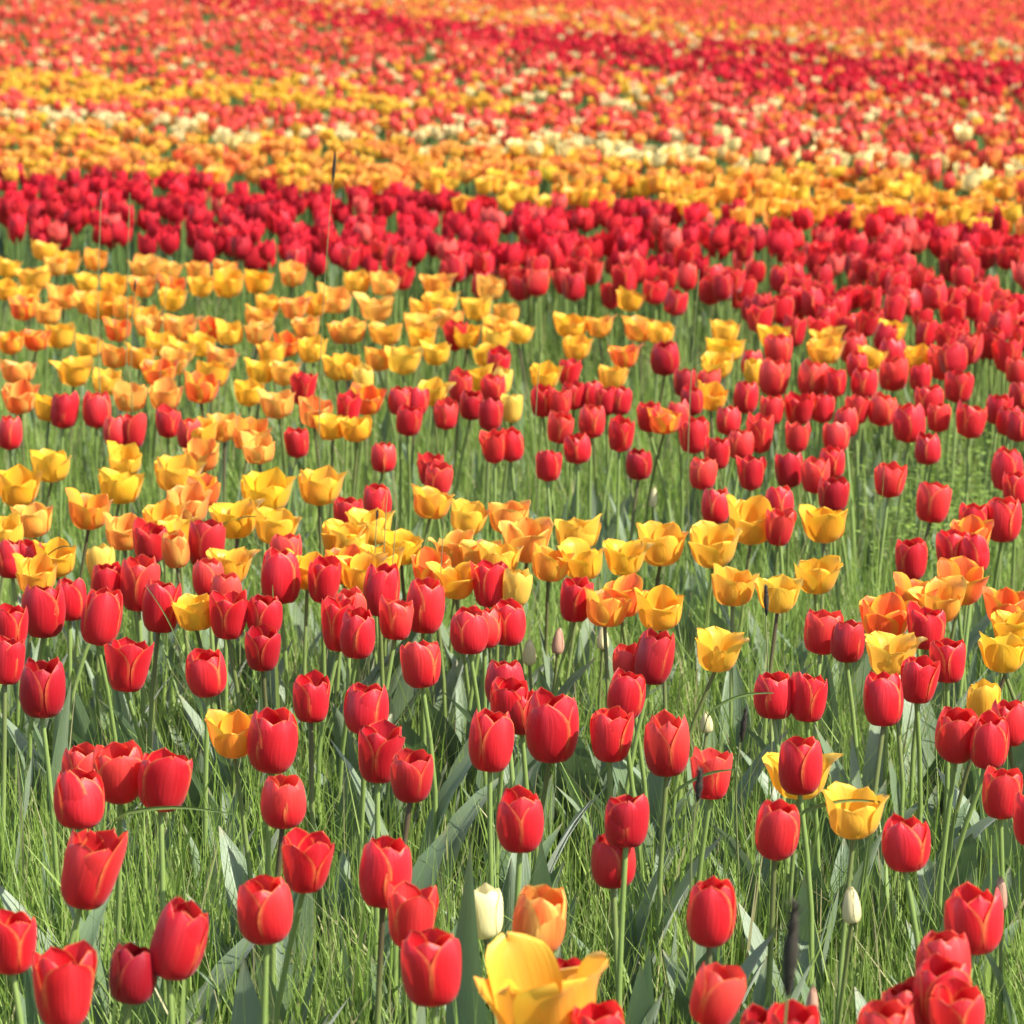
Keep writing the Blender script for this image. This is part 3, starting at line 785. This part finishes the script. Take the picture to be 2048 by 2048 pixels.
def weeds(n, seed):
    g = np.random.default_rng(seed)
    V, Q, C = [], [], []
    for i in range(n):
        X, Y = g.normal(1890, 85), g.normal(960, 75)
        h = g.uniform(.10, .30); p = at(X, Y, h * .8 + .08)
        a = g.uniform(0, 6.28); L = g.uniform(.010, .020); w = L * g.uniform(.3, .45); up = g.uniform(-.2, .7)
        d = np.array([math.cos(a), math.sin(a), up]); q = np.array([-math.sin(a), math.cos(a), 0]); c = np.array([p.x, p.y, h])
        b = len(V)
        V += [c, c + d * L * .45 + q * w, c + d * L - np.array([0, 0, L * .2]), c + d * L * .45 - q * w]
        Q.append([b, b + 1, b + 2, b + 3]); C += [np.array([.17, .25, .045]) * g.uniform(.7, 1.5)] * 4
    o = link('weeds', raw_mesh('weeds', V, Q, M_GRASS, col=np.array(C))); o['kind'] = 'stuff'; o['label'] = 'small leaved weeds between the red tulips at right'
weeds(1500, 77)
# ------------------------------------------------------------------ buds, tall stalks, bent blades
def bud(X, Y, hpx, wpx, mat, name, label, cat, lean=4, dz=-.08):
    hb = HB + dz; c = at(X, Y, hb); dist = pix(c)[2]
    h, w = hpx * dist / F, wpx * dist / F
    root = bpy.data.objects.new(name, None); COL.objects.link(root); root.location = (c.x, c.y, 0)
    rot = Euler((0, R_(lean), rnd.uniform(0, 6)))
    top = Vector((-math.sin(R_(lean)) * h / 2, 0, hb - h / 2))
    st = link('stem', stem_mesh((rnd.gauss(0, .02), 0, -.01), top, .0026, 6), root); st['brown'] = .5
    for P in make_petals('bud', 'round', 5, 9, int(X) + 7, .2):
        link('petal', grid_mesh('petal', P, mat), root, top, rot, (w, w, h))
    link('leaf', rnd.choice(LEAVES), root, (0, 0, -.01), (0, 0, rnd.uniform(0, 6.28)))
    root['label'] = label; root['category'] = cat; root['group'] = 'tulip buds without open flowers'
bud(1348 + 990 * T7, 1536 + 755 * T7, 76, 38, M_CREAM, 'tulip_bud', 'large cream bud on a thin stem at lower right', 'bud', 4, -.045)
bud(1348 + 195 * T7, 1080 + 1000 * T7, 46, 27, M_CREAM, 'tulip_bud', 'small cream bud below the lone orange yellow tulip right of centre', 'bud', 12)
bud(680 + 1065 * T7, 1080 + 610 * T7, 58, 28, M_CREAM, 'tulip_bud', 'pale yellow pointed bud right of the centre red group', 'bud', 14)
bud(680 + 1460 * T7, 1080 + 545 * T7, 46, 25, M_CREAM, 'tulip_bud', 'pale bud hanging under an orange tulip right of centre', 'bud', 10)
bud(680 + 1605 * T7, 640 + 755 * T7, 38, 14, M_CREAM, 'tulip_bud', 'thin whitish bud beside a red tulip above the centre', 'bud', 4)
bud(680 + 1720 * T7, 640 + 980 * T7, 40, 16, M_CREAM, 'tulip_bud', 'slim cream bud in the open grass right of centre', 'bud', -6)
bud(1348 + 765 * T7, 1536 + 1300 * T7, 72, 28, M_WITHER, 'withered_tulip', 'brownish withered bud at the bottom edge, beside cut red tulips', 'withered bud', 2)
bud(1348 + 1815 * T7, 1536 + 690 * T7, 72, 28, M_WITHER, 'withered_tulip', 'brownish withered bud behind the large red tulip by the right edge', 'withered bud', 4)
bud(680 + 1205 * T7, 1080 + 560 * T7, 54, 26, M_WITHER, 'withered_tulip', 'pinkish withered bud below the red tulip beside an orange one', 'withered bud', 4)

def stalk(X, Y, h, Xb, seed_px, label, rad=.0012, cat='grass stalk', thick=.004, mat=None):
    """a tall grass stalk: top at pixel X, Y at height h; it leans so that its foot appears under pixel column Xb"""
    t = at(X, Y, h); dist = pix(t)[2]
    bx = (Xb - 1024) * dist / F
    root = bpy.data.objects.new('grass_stalk', None); COL.objects.link(root); root.location = (bx, t.y, 0)
    n = 12; tt = np.linspace(0, 1, n)
    P = np.stack([(t.x - bx) * tt ** 1.5 + .006 * np.sin(tt * 5 + X) * tt * (1 - tt) * 4 + .012 * tt ** 6, 0.01 * np.sin(tt * 3 + Y), -.01 + (h + .01) * tt], -1)
    link('stalk', tube('stalk', P, np.linspace(rad * 1.3, rad * .7, n), M_STALK, 5), root)
    if seed_px:
        hl = seed_px * dist / F
        k = 9; q = np.linspace(0, 1, k)
        dirv = P[-1] - P[-3]; dirv /= np.linalg.norm(dirv)
        sp = P[-1] - dirv * hl * (1 - q)[:, None] + dirv * 0.002
        rr = thick * np.minimum(1, np.minimum(q * 6 + .25, (1 - q) * 5 + .12)) * (1 + 0.22 * np.sin(q * 40)) * .8
        hd = link('seed_head', tube('seed_head', sp, rr, M_SEED, 7), root)
        Vs, Qs, m = [], [], 0                       # bristles
        g = np.random.default_rng(int(X))
        for i in range(110):
            a = g.uniform(0, 6.28); f = g.uniform(0, 1); b = P[-1] - dirv * hl * (1 - f)
            o = np.array([math.cos(a), math.sin(a), 0.9]) * thick * g.uniform(1.0, 1.9)
            s = np.array([-math.sin(a), math.cos(a), 0]) * thick * .22
            Vs += [b - s, b + s, b + o]; Qs.append([m, m + 1, m + 2]); m += 3
        br = link('bristles', raw_mesh('bristles', Vs, Qs, M_SEED, uv=np.zeros((m, 2))), root); br['kind'] = 'stuff'
    root['label'] = label; root['category'] = cat; root['group'] = 'tall grass stalks among the tulips'
stalk(655, 306, .93, 628, 62, 'tallest grass stalk with dark seed head against the orange band', .0008, thick=.0032)
stalk(190, 380, .80, 200, 20, 'pale grass stalk rising against the crimson band near the left edge', thick=.0022)
stalk(248, 385, .78, 245, 0, 'bare green grass stem crossing the crimson band at left', .0012)
stalk(1384, 540, .74, 1390, 0, 'long bare grass stem right of centre beside a yellow tulip', .0010)
stalk(1068, 690, .66, 1075, 0, 'thin bare grass stem rising through the middle of the photo', .0009)
stalk(738, 1020, .50, 740, 18, 'left of three thin stalks in front of yellow tulips', .0010, thick=.002)
stalk(757, 985, .52, 757, 0, 'middle of three thin stalks in front of yellow tulips', .0010)
stalk(775, 1035, .50, 780, 0, 'right of three thin stalks in front of yellow tulips', .0010)
stalk(1512, 1172, .52, 1565, 62, 'grass stalk with brown seed head between two yellow tulips, right of centre', .0012, thick=.0035)
stalk(1470, 1415, .42, 1478, 70, 'brown plantain head standing in grass right of the pale bud', .0014, thick=.0040)
stalk(1376, 1540, .50, 1402, 66, 'grey green plantain head in front of a red tulip, right of centre', .0014, thick=.0042)
stalk(1560, 1815, .58, 1598, 200, 'dark blurred foxtail close to the camera at the bottom', .0014, cat='foxtail', thick=.0066)
stalk(258, 560, .66, 262, 24, 'thin stalk with dark tip among orange tulips at left', .0010, thick=.0025)
stalk(322, 555, .62, 318, 0, 'thin bare stalk among orange tulips at upper left', .0009)
stalk(870, 1050, .50, 872, 0, 'bare stalk in front of yellow tulips left of the centre', .0010)
M_BLADE = mat_plain('grass_leaf', (0.10, 0.17, 0.03), (0.17, 0.22, 0.06), 0.5, 0.35, (6, 2, 1))
def blade(X0, Y0, X1, Y1, h0, h1, label, wd=.0022, arch=0.03):
    a, b = at(X0, Y0, h0), at(X1, Y1, h1)
    d = (b - a); 
    root = Vector((a.x - d.x * .35, (a.y + b.y) / 2, 0))
    n = 16; t = np.linspace(0, 1, n)[:, None]
    p0, p3 = np.array(root), np.array(b)
    p1 = np.array([root.x, root.y, h0 * .9]); pm = np.array(a)
    pts = np.where(t < .5, (1 - 2 * t) ** 2 * p0 + 2 * (1 - 2 * t) * (2 * t) * p1 + (2 * t) ** 2 * pm, pm + (p3 - pm) * (2 * t - 1))
    pts[:, 2] += np.where(t[:, 0] > .5, arch * np.sin(math.pi * (2 * t[:, 0] - 1)) * .25, 0)
    w = wd * (1 - np.clip((t[:, 0] - .5) * 2, 0, 1) ** 2 * .9)
    P = np.stack([pts - np.array([0, .3, .95]) * w[:, None], pts + np.array([0, .002, .0006]), pts + np.array([0, .3, .95]) * w[:, None]], 1)
    P = P - np.array([root.x, root.y, 0])
    o = link('bent_grass', grid_mesh('bent_grass', P, M_BLADE), None, (root.x, root.y, 0))
    o['label'] = label; o['category'] = 'grass blade'; o['group'] = 'long bent grass blades'
blade(240, 1628, 466, 1629, .40, .40, 'long level grass blade below the left red cluster of four')
blade(1598, 1626, 1772, 1606, .42, .43, 'grass blade crossing the lone yellow bowl at lower right')
blade(1421, 1420, 1547, 1387, .42, .44, 'grass blade crossing the left tulip of the touching red pair')
blade(1348, 1584, 1478, 1540, .42, .45, 'slanting pale grass blade crossing a red tulip right of centre')
blade(365, 1302, 294, 1176, .38, .46, 'grass blade slanting across red tulips left of centre')
blade(90, 1115, 150, 1095, .42, .44, 'grass blade across an open yellow tulip near the left edge', .0014)
blade(440, 1050, 540, 1038, .42, .43, 'thin blade across a yellow tulip, above the left red tulips', .0012)

# ------------------------------------------------------------------ labels: what sets each tulip apart
WORD = {'R': 'red tulip', 'D': 'dark red tulip', 'B': 'pinkish red tulip', 'N': 'crimson tulip', 'V': 'bright red tulip', 'Y': 'yellow tulip', 'O': 'orange yellow tulip',
        'P': 'peach orange tulip', 'X': 'orange red tulip', 'C': 'pale yellow tulip', 'K': 'closed yellow tulip', 'W': 'white tulip', 'I': 'cream tulip'}
FAM = {'R': 'red', 'D': 'red', 'B': 'red', 'N': 'red', 'V': 'red', 'Y': 'yellow', 'O': 'orange', 'P': 'orange', 'X': 'orange', 'C': 'pale', 'K': 'yellow', 'W': 'pale', 'I': 'pale'}
ONES = 'zero one two three four five six seven eight nine ten eleven twelve thirteen fourteen fifteen sixteen seventeen eighteen nineteen'.split()
TENS = '- - twenty thirty forty fifty sixty seventy eighty ninety'.split()
def words_of(v):
    n = min(max(int(round(v)), 1), 99)
    return ONES[n] if n < 20 else TENS[n // 10] + ('-' + ONES[n % 10] if n % 10 else '')
seen = {q['label'] for q in PLACED if q['label']}
grid = {}
for q in PLACED: grid.setdefault((int(q['X'] // 120), int(q['Y'] // 120)), []).append(q)
for q in PLACED:
    if not q['label']:
        near = []
        for i in (-1, 0, 1):
            for j in (-1, 0, 1):
                for o in grid.get((int(q['X'] // 120) + i, int(q['Y'] // 120) + j), ()):
                    if o is q: continue
                    d = math.hypot((o['X'] - q['X']) / q['w'], (o['Y'] - q['Y']) / q['h'])
                    if FAM[o['k']] == FAM[q['k']]: d *= 1.5
                    near.append((d, o))
        rels = []
        for d, o in sorted(near, key=lambda t: t[0])[:4]:
            if d > 2.6: break
            dx, dy = o['X'] - q['X'], o['Y'] - q['Y']
            art = 'an' if FAM[o['k']][0] == 'o' else 'a'
            rels.append(('left of' if dx > 0 else 'right of') + ' %s %s one' % (art, FAM[o['k']]) if abs(dx) > abs(dy) else ('above' if dy > 0 else 'below') + ' %s %s one' % (art, FAM[o['k']]))
        if not rels: rels = ['standing clear']
        ln = 'right-leaning ' if q['lean'] > .10 else 'left-leaning ' if q['lean'] < -.08 else ''
        pl = '%s percent across and %s down the photo' % (words_of(q['X'] / 20.48), words_of(q['Y'] / 20.48))
        opts = ['%s%s %s, %s' % (ln, WORD[q['k']], r, pl) for r in rels] + ['small %s %s, %s' % (WORD[q['k']], r, pl) for r in rels] + ['mostly hidden %s %s, %s' % (WORD[q['k']], r, pl) for r in rels] + ['rear %s of an overlapping pair, %s' % (WORD[q['k']], pl)]
        q['label'] = next((o for o in opts if o not in seen and len(o.split()) <= 16), opts[-1]); seen.add(q['label'])
    q['obj']['label'] = q['label']
print('TULIPS', COUNT, 'far', len(far), 'objects', len(bpy.data.objects))
